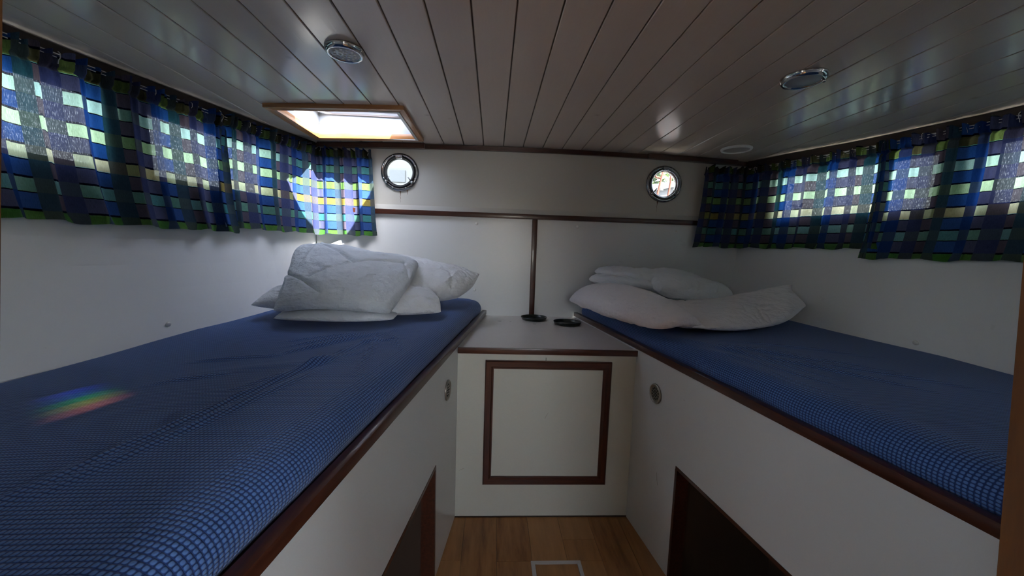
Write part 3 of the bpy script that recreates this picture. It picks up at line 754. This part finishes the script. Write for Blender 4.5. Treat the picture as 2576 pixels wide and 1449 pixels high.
# ---------------------------------------------------------------- screw caps
def cap(p, ax, lab, r=.0105):
    ax = Vector(ax).normalized()
    o = MB().lathe([(r, 0), (r*.96, .003), (r*.7, .0065), (r*.3, .008)], 20, Vector(p)+ax*.0003, ax).build('screw_cap', M_whitepl, None, True)
    tag(o, lab, 'screw cap', 'small white domed screw caps on the wall lining')
yb_ = D-.006
cap((-.119, yb_, 1.478), (0,-1,0), 'white screw cap left of the batten, high under the dark trim')
cap((-.123, yb_, 1.023), (0,-1,0), 'white screw cap by the left pillow corner, low on the back wall')
cap((.577, yb_, 1.483), (0,-1,0), 'white screw cap right of the batten, high under the dark trim')
cap((.603, yb_, 1.017), (0,-1,0), 'white screw cap above the right pillow end, low on the back wall')
cap((1.280, yb_, 1.472), (0,-1,0), 'white screw cap under the trim close to the right curtain')
cap((wx(-1,1.554,.963), 1.554, .963), (1,.0,-.3), 'white screw cap on the left wall above the mattress edge', .0125)
cap((wx(1,1.595,.943), 1.595, .943), (-1,0,-.3), 'white screw cap on the right wall above the mattress edge', .0125)

# ---------------------------------------------------------------- curtains
def smooth_path(fn, t, z, h=.05):
    a = [fn(t+d, z) for d in (-h, -h/2, 0, h/2, h)]; return Vector((sum(p[0] for p in a)/5, sum(p[1] for p in a)/5, 0))
def make_path(s, y_start, x_end=None, off=.048, gap=.055):
    """t runs from y_start towards the back wall, then along it to x_end"""
    yc = D-gap
    def fn(t, z):
        y = y_start+t
        if x_end is None or y < yc:
            yy = min(y, D-.02); return (wx(s, yy, z)-s*off, yy)
        return (wx(s, yc, z)-s*off-s*(y-yc), yc)
    T = (yc-y_start)+(abs(wx(s, yc, 1.7)-x_end)-off) if x_end is not None else None
    return fn, T
def curtain(s, y_start, y_end, x_end, z_top, z_bot, seed, full, lab, u0=0, amp=.020, flare=0.0, header=.055, gap=.055):
    rnd = random.Random(seed)
    fn, T = make_path(s, y_start, x_end, gap=gap)
    if T is None: T = y_end-y_start
    nu, nv = int(T*330), 64
    ph = [rnd.uniform(0, 6.28) for _ in range(6)]
    wl = [.115, .083, .19, .041, .027, .33]
    v = []; uvs = []; f = []
    zc_ = z_top-header
    for i in range(nu+1):
        t0 = T*i/nu
        # low frequency stretch so that folds are uneven
        w1 = math.sin(2*math.pi*t0/wl[0]+ph[0]+1.1*math.sin(t0*7+ph[2])); w2 = math.sin(2*math.pi*t0/wl[1]+ph[1]); w3 = math.sin(2*math.pi*t0/wl[2]+ph[3])
        w5 = math.sin(2*math.pi*t0/wl[3]+ph[4]); w6 = math.sin(2*math.pi*t0/wl[4]+ph[5])
        for j in range(nv+1):
            q = j/nv; z = z_bot+(z_top-z_bot)*q
            hem = z_bot+.004*math.sin(t0*23+ph[1])+.003*w1
            z = z if q > .12 else z+(hem-z_bot)*(1-q/.12)
            k = (z-z_bot)/(zc_-z_bot)                      # 0 hem .. 1 wire
            if k < 1:
                a = amp*(1-.45*k); d = a*(.75*w1+.35*w2*(.4+k)+.5*w3)+.006*w5*(k**2)+.004*w6*max(0, k-.75)*4
                d += .006*noise.noise(Vector((t0*9, z*7, seed)))*(1-k*.5)
            else:                                          # gathered header ruffle
                kk = (z-zc_)/header; d = .55*amp*(.6*w1+.3*w3)+.009*w5*(.6+kk)+.007*w6*(1+kk)+.006*noise.noise(Vector((t0*30, z*25, seed)))
                z += (.006*w5+.005*w1)*kk
            gather = -.012*math.exp(-((z-zc_)/.007)**2)
            tt = t0+flare*(1-k)*(t0/T-.5)*2 + (.010*math.cos(2*math.pi*t0/wl[0]+ph[0])*(1-k*.4) if 0 <= k < 1 else 0)
            p = smooth_path(fn, tt, z); p2 = smooth_path(fn, tt+.01, z); tan = (p2-p).normalized()
            nrm = Vector((tan.y, -tan.x, 0)) if s < 0 else Vector((-tan.y, tan.x, 0))
            dd = max(-.026, d+gather)
            p = p+nrm*max(dd, -gap+.016)
            v.append((p.x, p.y, z)); uvs.append((u0+t0*full, (z-z_bot)+.0155+(1.0 if False else 0)))
    m = nv+1
    for i in range(nu):
        for j in range(nv): f.append((i*m+j, (i+1)*m+j, (i+1)*m+j+1, i*m+j+1))
    root = mesh('curtain', v, f, M_curtain, None, True, uvs); tag(root, lab, 'curtain', 'blue and green checked curtains over the side windows')
    # thickness of the folded hem
    hv = []; hf = []
    for i in range(nu+1):
        for (zz, o_) in ((z_bot-.001, .0), (z_bot+.022, .0)):
            j = 0 if zz < z_bot else int(.022/(z_top-z_bot)*nv)+1
            p = Vector(v[i*m+j]); c = Vector(((-s)*.0018, -.0008, -.0005)); hv.append(tuple(p+c))
    for i in range(nu): hf.append((2*i, 2*i+2, 2*i+3, 2*i+1))
    hu = []
    for i in range(nu+1): hu += [uvs[i*m], uvs[i*m+int(.022/(z_top-z_bot)*nv)+1]]
    mesh('hem', hv, hf, M_curtain, root, True, hu)
    # hooks on the wire
    nh = max(3, int(T/.13))
    for q in range(nh):
        t0 = .02+(T-.04)*q/(nh-1); p = smooth_path(fn, t0, zc_+.02); pw = Vector((p.x, p.y, zc_+.030))
        n_ = Vector((-s*.0, 0, 0))
        MB().tube([pw+Vector((0, 0, .028)), pw+Vector((-s*.006, 0, .022)), pw+Vector((-s*.006, 0, .008)), pw+Vector((0, 0, 0)), pw+Vector((s*.003, 0, -.012))], .0014, 6).build('hook', M_wire, root, True)
    return root, fn, T
ZT = 1.915
curtain(-1, .55, 2.0, None, ZT, 1.350, 3, 1.35, 'long checked curtain on the left wall, nearest the camera', u0=.03, flare=.0)
curtain(-1, 1.95, None, -.815, ZT+.012, 1.372, 11, 1.35, 'sunlit checked curtain wrapping the left back corner', u0=.06, amp=.016, flare=.02, gap=.040)
curtain(1, 1.86, None, 1.425, ZT, 1.372, 23, 1.45, 'checked curtain wrapping the right back corner', u0=.02, amp=.024, flare=.02)
curtain(1, .6, 1.93, None, ZT+.005, 1.322, 31, 1.2, 'wide checked curtain on the right wall, nearest the camera', u0=.11, amp=.017)
# curtain wires and near-black strips painted as the shadow gap above the curtains
def wire(s, y0, y1, lab):
    root = empty('curtain_wire', (wx(s, y0, 1.9), y0, 1.9)); tag(root, lab, 'curtain wire', 'white curtain wires under the ceiling')
    for dz in (0, .012):
        MB().tube([(wx(s, y, 1.9)-s*.040, y, 1.9+dz) for y in np.linspace(y0, y1, 14)], .0016, 6).build('wire', M_wire, root, True)
wire(-1, .4, 2.56, 'white curtain wire along the left wall')
wire(1, .4, 2.56, 'white curtain wire along the right wall')
def gap_shade(s, n):
    mb = MB(); ys = np.linspace(Y0+.01, D-.03, 14)
    for y0, y1 in zip(ys[:-1], ys[1:]):
        P = []
        for z in (cz(wx(s, 1.5, 1.95))-.032, None):
            for y, o_ in ((y0, .004), (y0, .024), (y1, .024), (y1, .004)):
                x = wx(s, y, 1.93)-s*o_; P.append((x, y, z if z else cz(x)-.002))
        if s > 0: P = [P[1], P[0], P[3], P[2], P[5], P[4], P[7], P[6]]
        mb.hexa(P)
    tag(mb.build('trim_%d' % n, M_gap_shade), kind='structure')
gap_shade(-1, 6); gap_shade(1, 7)
# short thicker rail blocks on the back wall carrying the corner ends of the curtains
for n, (x0, x1) in ((8, (-1.16, -.470)), (9, (1.035, 1.66))):
    mb = MB(); xs = np.linspace(x0, x1, 8)
    for a, b in zip(xs[:-1], xs[1:]):
        mb.hexa([(a, D-.045, cz(a)-.034), (b, D-.045, cz(b)-.034), (b, D-.019, cz(b)-.034), (a, D-.019, cz(a)-.034), (a, D-.045, cz(a)-.003), (b, D-.045, cz(b)-.003), (b, D-.019, cz(b)-.003), (a, D-.019, cz(a)-.003)])
    tag(mb.build('trim_%d' % n, M_mahog), kind='structure')

# ---------------------------------------------------------------- bedding
def bez(P, u, v):
    """Catmull-Rom patch through a grid of control points P[row v][col u]"""
    def cr(p, t):
        n = len(p)-1; x = t*n; i = min(int(x), n-1); f_ = x-i
        p0, p1, p2, p3 = p[max(i-1, 0)], p[i], p[i+1], p[min(i+2, n)]
        if i == 0: p0 = p1*2-p2
        if i+2 > n: p3 = p2*2-p1
        return .5*((2*p1)+(p2-p0)*f_+(2*p0-5*p1+4*p2-p3)*f_**2+(3*p1-p0-3*p2+p3)*f_**3)
    return cr([cr(r, u) for r in P], v)
def soft(P, T, seed, nu=84, nv=64, up_=1.0, dn=.6, ex=.42, wr=.006, seams=(), folds=(), floor=None, pw=2.6, wscale=7, crease=.011):
    P = [[Vector(p) for p in r] for r in P]; top = []; mid = []
    G = [[bez(P, i/nu, j/nv) for i in range(nu+1)] for j in range(nv+1)]
    V = []; F = []; ntot = (nu+1)*(nv+1)
    for side in (1, -1):
        for j in range(nv+1):
            for i in range(nu+1):
                u, v = i/nu, j/nv; p = G[j][i]
                a = G[j][min(i+1, nu)]-G[j][max(i-1, 0)]; b = G[min(j+1, nv)][i]-G[max(j-1, 0)][i]; n = a.cross(b).normalized()
                e = max(0, (1-abs(2*u-1)**pw))**ex*max(0, (1-abs(2*v-1)**pw))**ex
                t = T*e
                w = noise.fractal(p*wscale+Vector((seed, 0, 0)), .9, 2.1, 4)*wr
                rg = (1-abs(noise.noise(Vector((u*5+seed, v*3.2, seed*1.7))))*2)**3*wr*.9
                wp = noise.noise_vector(p*5+Vector((0, seed, 0)))*.05
                pc = p+wp; mk = max(0, noise.noise(p*4.1+Vector((seed*2.3, 5, 1)))+.25)
                c1 = (1-min(1, abs(noise.noise(Vector((pc.x*7+seed, pc.y*7, pc.z*9))))*2.2))**5
                c2 = (1-min(1, abs(noise.noise(Vector((pc.x*13, pc.y*13+seed, pc.z*16))))*2.0))**4
                h = (w+rg-crease*mk*(c1+.45*c2))*min(1, e*2.2)
                for (u0, v0, u1, v1, d, wd) in seams:
                    dx, dy = u1-u0, v1-v0; L2 = dx*dx+dy*dy; tt = max(0, min(1, ((u-u0)*dx+(v-v0)*dy)/L2))
                    dist = math.hypot(u-(u0+tt*dx), v-(v0+tt*dy)); h -= d*math.exp(-(dist/wd)**1.5)*min(1, e*2)
                if side > 0: q = p+n*(t*up_+h)
                else: q = p-n*(t*dn)
                if floor is not None:
                    fz = floor+.002+.001*side
                    if q.z < fz: q.z = fz
                V.append(q)
    m = nu+1
    for j in range(nv):
        for i in range(nu):
            a, b, c, d = j*m+i, j*m+i+1, (j+1)*m+i+1, (j+1)*m+i
            F.append((a, b, c, d)); F.append((ntot+a, ntot+d, ntot+c, ntot+b))
    # weld rims
    rim = [(0, i) for i in range(nu+1)]+[(j, nu) for j in range(1, nv+1)]+[(nv, i) for i in range(nu-1, -1, -1)]+[(j, 0) for j in range(nv-1, 0, -1)]
    for k_ in range(len(rim)):
        (j0, i0), (j1, i1) = rim[k_], rim[(k_+1) % len(rim)]; a, b = j0*m+i0, j1*m+i1
        F.append((b, a, ntot+a, ntot+b))
    return V, F
def softobj(name, parts, m, lab, cat, group=None):
    mb = MB()
    for V, F in parts: mb.add(V, F)
    o = mb.build(name, m, None, True)
    bm = bmesh.new(); bm.from_mesh(o.data); bmesh.ops.remove_doubles(bm, verts=bm.verts[:], dist=2e-4)
    bmesh.ops.recalc_face_normals(bm, faces=bm.faces[:]); bm.to_mesh(o.data); bm.free()
    o.data.polygons.foreach_set('use_smooth', [True]*len(o.data.polygons))
    return tag(o, lab, cat, group)
MZ = .966
# left duvet
sl = [(.02, .86, .55, .45, .016, .011), (.55, .45, .90, .60, .014, .011), (.90, .60, .98, .45, .012, .012), (.55, .45, .30, .22, .012, .012), (-.02, .40, .42, .06, .016, .011)]
d1 = soft([[(-.905, 1.60, 1.02), (-.75, 1.585, 1.045), (-.58, 1.59, 1.045), (-.435, 1.63, 1.02)],
           [(-.955, 1.80, 1.125), (-.79, 1.78, 1.145), (-.60, 1.79, 1.13), (-.415, 1.84, 1.095)],
           [(-1.015, 2.00, 1.245), (-.83, 2.02, 1.235), (-.62, 2.03, 1.205), (-.41, 2.06, 1.18)],
           [(-1.03, 2.16, 1.285), (-.86, 2.18, 1.235), (-.64, 2.20, 1.21), (-.43, 2.22, 1.20)]], .066, 3, 160, 140, 1.0, .9, .36, .008, sl, wscale=6, crease=.007)
d2 = soft([[(-.90, 1.585, .990), (-.75, 1.57, .992), (-.58, 1.575, .992), (-.42, 1.62, .992)],
           [(-.93, 1.80, 1.01), (-.78, 1.80, 1.03), (-.60, 1.80, 1.03), (-.43, 1.84, 1.01)],
           [(-.95, 2.05, 1.10), (-.80, 2.05, 1.10), (-.62, 2.05, 1.10), (-.45, 2.05, 1.08)]], .030, 9, 90, 50, 1.0, .8, .4, .006, (), floor=MZ, wscale=8)
softobj('duvet', [d1, d2], M_duvet, 'pale grey quilted duvet folded in a heap on the left bunk', 'duvet')
# left bunk pillows
pA = soft([[(-1.12, 1.80, 1.01), (-.85, 1.72, 1.02), (-.5, 1.70, 1.015), (-.24, 1.79, 1.00)],
           [(-1.10, 1.95, 1.045), (-.85, 1.95, 1.06), (-.5, 1.93, 1.05), (-.27, 1.93, 1.04)],
           [(-1.10, 2.14, 1.05), (-.85, 2.15, 1.06), (-.5, 2.15, 1.06), (-.35, 2.10, 1.05)]], .065, 5, 150, 100, 1.0, .8, .42, .007, (), floor=MZ, wscale=7, crease=.018)
softobj('pillow', [pA], M_pillow, 'white pillow lying flat under the duvet on the left bunk, both ends sticking out', 'pillow', 'white pillows on the left bunk')
pB = soft([[(-.62, 2.06, 1.03), (-.45, 2.06, 1.03), (-.3, 2.08, 1.03), (-.20, 2.16, 1.02)],
           [(-.74, 2.26, 1.13), (-.52, 2.25, 1.14), (-.30, 2.25, 1.11), (-.12, 2.30, 1.08)],
           [(-.90, 2.46, 1.24), (-.62, 2.47, 1.21), (-.35, 2.46, 1.17), (-.085, 2.42, 1.145)]], .080, 8, 150, 100, 1.0, .9, .42, .008, [(.82, .02, .72, .5, .010, .03)], floor=MZ, wscale=6, crease=.020)
softobj('pillow', [pB], M_pillow, 'plump white pillow propped against the back wall behind the left duvet', 'pillow', 'white pillows on the left bunk')
# right bunk: folded pillow and duvet on top
q1 = soft([[(.69, 1.53, 1.0), (.575, 1.83, 1.01), (.52, 2.10, 1.015), (.49, 2.36, 1.0)],
           [(.80, 1.52, 1.03), (.73, 1.88, 1.065), (.67, 2.15, 1.07), (.60, 2.42, 1.05)],
           [(.92, 1.58, 1.0), (.90, 1.90, 1.03), (.86, 2.2, 1.04), (.74, 2.46, 1.04)]], .072, 12, 150, 100, 1.0, .9, .40, .006,
          [(.30, .0, .38, .35, .010, .014), (.62, .0, .55, .3, .006, .014), (.86, .0, .80, .5, .012, .018), (.15, .0, .2, .25, .008, .014)], floor=MZ, wscale=7, crease=.022)
q2 = soft([[(.86, 1.55, 1.0), (1.12, 1.60, .995), (1.40, 1.72, 1.01), (1.66, 1.90, 1.06)],
           [(.90, 1.85, 1.02), (1.15, 1.93, 1.01), (1.42, 2.0, 1.03), (1.69, 2.03, 1.12)],
           [(.92, 2.15, 1.03), (1.16, 2.2, 1.02), (1.42, 2.18, 1.05), (1.72, 2.08, 1.16)]], .052, 14, 150, 100, 1.0, .8, .42, .005,
          [(.02, .35, .35, .12, .006, .02), (.05, .5, .4, .35, .005, .02), (.1, .7, .5, .55, .005, .02), (.25, .02, .33, .14, .008, .015)], floor=MZ, wscale=7, crease=.020)
softobj('pillow', [q1, q2], M_pillow2, 'long off-white pillow bent in a V shape on the right bunk', 'pillow')
r1 = soft([[(.62, 2.40, 1.135), (.72, 2.30, 1.135), (.84, 2.20, 1.13), (.95, 2.14, 1.11)],
           [(.66, 2.50, 1.14), (.80, 2.42, 1.14), (.95, 2.35, 1.13), (1.1, 2.30, 1.10)]], .036, 21, 110, 50, 1, 1, .35, .007, (), wscale=11, crease=.014)
r2 = soft([[(.66, 2.42, 1.185), (.76, 2.31, 1.18), (.88, 2.22, 1.165), (1.0, 2.16, 1.13)],
           [(.72, 2.54, 1.19), (.88, 2.47, 1.19), (1.05, 2.42, 1.18), (1.2, 2.36, 1.12)]], .032, 25, 110, 50, 1, 1, .35, .008, (), wscale=11, crease=.014)
r3 = soft([[(.925, 2.02, 1.11), (1.08, 2.03, 1.085), (1.26, 2.10, 1.075), (1.45, 2.19, 1.07)],
           [(.93, 2.12, 1.13), (1.10, 2.14, 1.11), (1.28, 2.19, 1.09), (1.46, 2.25, 1.08)],
           [(.95, 2.30, 1.15), (1.12, 2.34, 1.15), (1.30, 2.36, 1.12), (1.45, 2.36, 1.09)],
           [(.98, 2.50, 1.17), (1.15, 2.52, 1.17), (1.32, 2.50, 1.14), (1.44, 2.45, 1.10)]], .068, 28, 130, 90, 1, .9, .36, .007,
          [(.05, .75, .55, .35, .007, .03), (.3, .9, .75, .55, .006, .03), (.72, .0, .78, .25, .010, .014), (.45, .0, .5, .3, .010, .014)], wscale=7, crease=.016)
softobj('duvet', [r1, r2, r3], M_duvet2, 'white duvet folded flat in layers on top of the bent pillow', 'duvet')

# ---------------------------------------------------------------- outside
M_out, _, _ = mat('quay_ground', (.30, .31, .30), .8)
g = MB().box((-40, -40, -.9), (40, 40, -.8)).build('ground', M_out); tag(g, kind='structure')
M_gel, _, _ = mat('white_gelcoat', (.085, .087, .092), .35)
M_cream, _, _ = mat('cream_gelcoat', (.085, .070, .05), .5)
M_greywin, _, _ = mat('grey_hull_panel', (.055, .062, .072), .4)
nb = empty('neighbour_boat', (-1.4, 5.0, -.8)); tag(nb, 'pale cabin of the next boat seen through the left porthole', 'boat')
MB().box((-2.6, 4.4, -.8), (-1.20, 6.5, 2.7)).build('cabin_side', M_cream, nb)
MB().box((-1.195, 4.36, -.8), (-.86, 6.5, 2.75)).build('cabin_front', M_gel, nb)
MB().box((-1.17, 4.34, 2.02), (-1.0, 4.359, 2.15)).build('grey_patch', M_greywin, nb)
MB().tube([(-.89, 4.33, -.8), (-.89, 4.33, 2.8)], .018).build('rail_post', M_whitepl, nb, True)
MB().box((-.855, 4.6, -.8), (.1, 6.5, 2.8)).build('hull_panel', M_greywin, nb)
MB().box((-2.9, 3.2, 2.95), (1.6, 6.6, 3.0)).build('added_sunshade', M_greywin, nb)  # added out of view to keep the sun off the neighbouring boat
rb = empty('quay_shed', (2.4, 6.0, -.8)); tag(rb, 'low shed with a pale roof and a blue-grey fascia beyond the right porthole', 'shed')
M_shed, _, _ = mat('shed_wall_grey', (.03, .031, .036), .6)
M_fascia, _, _ = mat('blue_grey_fascia', (.018, .022, .030), .5)
MB().hexa([(1.0, 5.4, -.8), (4.2, 5.4, -.8), (4.2, 7, -.8), (1.0, 7, -.8), (1.0, 5.4, 1.96), (4.2, 5.4, 2.66), (4.2, 7, 2.66), (1.0, 7, 1.96)]).build('wall_panel', M_shed, rb)
MB().hexa([(1.0, 5.34, 1.94), (4.2, 5.34, 2.64), (4.2, 5.39, 2.64), (1.0, 5.39, 1.94), (1.0, 5.34, 2.03), (4.2, 5.34, 2.73), (4.2, 5.39, 2.73), (1.0, 5.39, 2.03)]).build('fascia_board', M_fascia, rb)
MB().box((2.33, 5.31, 2.22), (2.36, 5.335, 2.33)).build('downpipe', M_whitepl, rb)
M_rope, _, _ = mat('orange_rope', (.085, .016, .006), .8)
for (pts, lab) in (([(1.38, 3.3, -.79), (1.40, 3.3, 1.70), (1.416, 3.3, 1.82), (1.437, 3.3, 1.93), (1.455, 3.3, 2.03), (1.50, 3.3, 2.6)], 'orange rope left of the two seen through the right porthole'),
                   ([(1.49, 3.3, -.79), (1.50, 3.3, 1.70), (1.515, 3.3, 1.834), (1.529, 3.3, 1.937), (1.525, 3.3, 2.03), (1.53, 3.3, 2.6)], 'orange rope right of the two seen through the right porthole'),
                   ([(1.36, 3.33, 2.5), (1.385, 3.33, 2.03), (1.41, 3.33, 1.985), (1.445, 3.33, 1.975), (1.47, 3.33, 2.01), (1.48, 3.33, 2.5)], 'orange rope hanging in a loop outside the right porthole')):
    tag(MB().tube(pts, .009, 8).build('rope', M_rope, None, True), lab, 'rope', 'orange ropes hanging outside the right porthole')
M_leaf, nt_, b_ = mat('leaves', (.06, .12, .025), .6)
oi = N(nt_, 'ShaderNodeTexCoord'); r_ = ramp(nt_, nz(nt_, oi.outputs['Object'], 3, 3), [(.35, (.01, .025, .008)), (.6, (.07, .11, .025))]); nt_.links.new(r_, b_.inputs['Base Color'])
tr = empty('tree', (3.2, 12.5, -.8)); tag(tr, 'leafy green tree behind the shed beyond the right porthole', 'tree')
rr = random.Random(5); mb = MB()
for _ in range(2600):
    c = Vector((5.5+rr.gauss(0, 1.7), 12.5+max(-2,min(2,rr.gauss(0, .9))), 4.3+rr.gauss(0, 1.2))); a = Vector((rr.gauss(0,1), rr.gauss(0,1), rr.gauss(0,1))).normalized(); b = a.orthogonal().normalized()
    s_ = rr.uniform(.10, .2); mb.add([c-a*s_, c+b*s_*.5, c+a*s_, c-b*s_*.5], [(0,1,2,3)])
lf = mb.build('foliage', M_leaf, tr); lf['kind'] = 'stuff'
MB().tube([(4.9, 12.5, -.8), (4.95, 12.5, 1.2), (5.0, 12.5, 4.2)], .14).build('trunk', M_niche, tr, True)
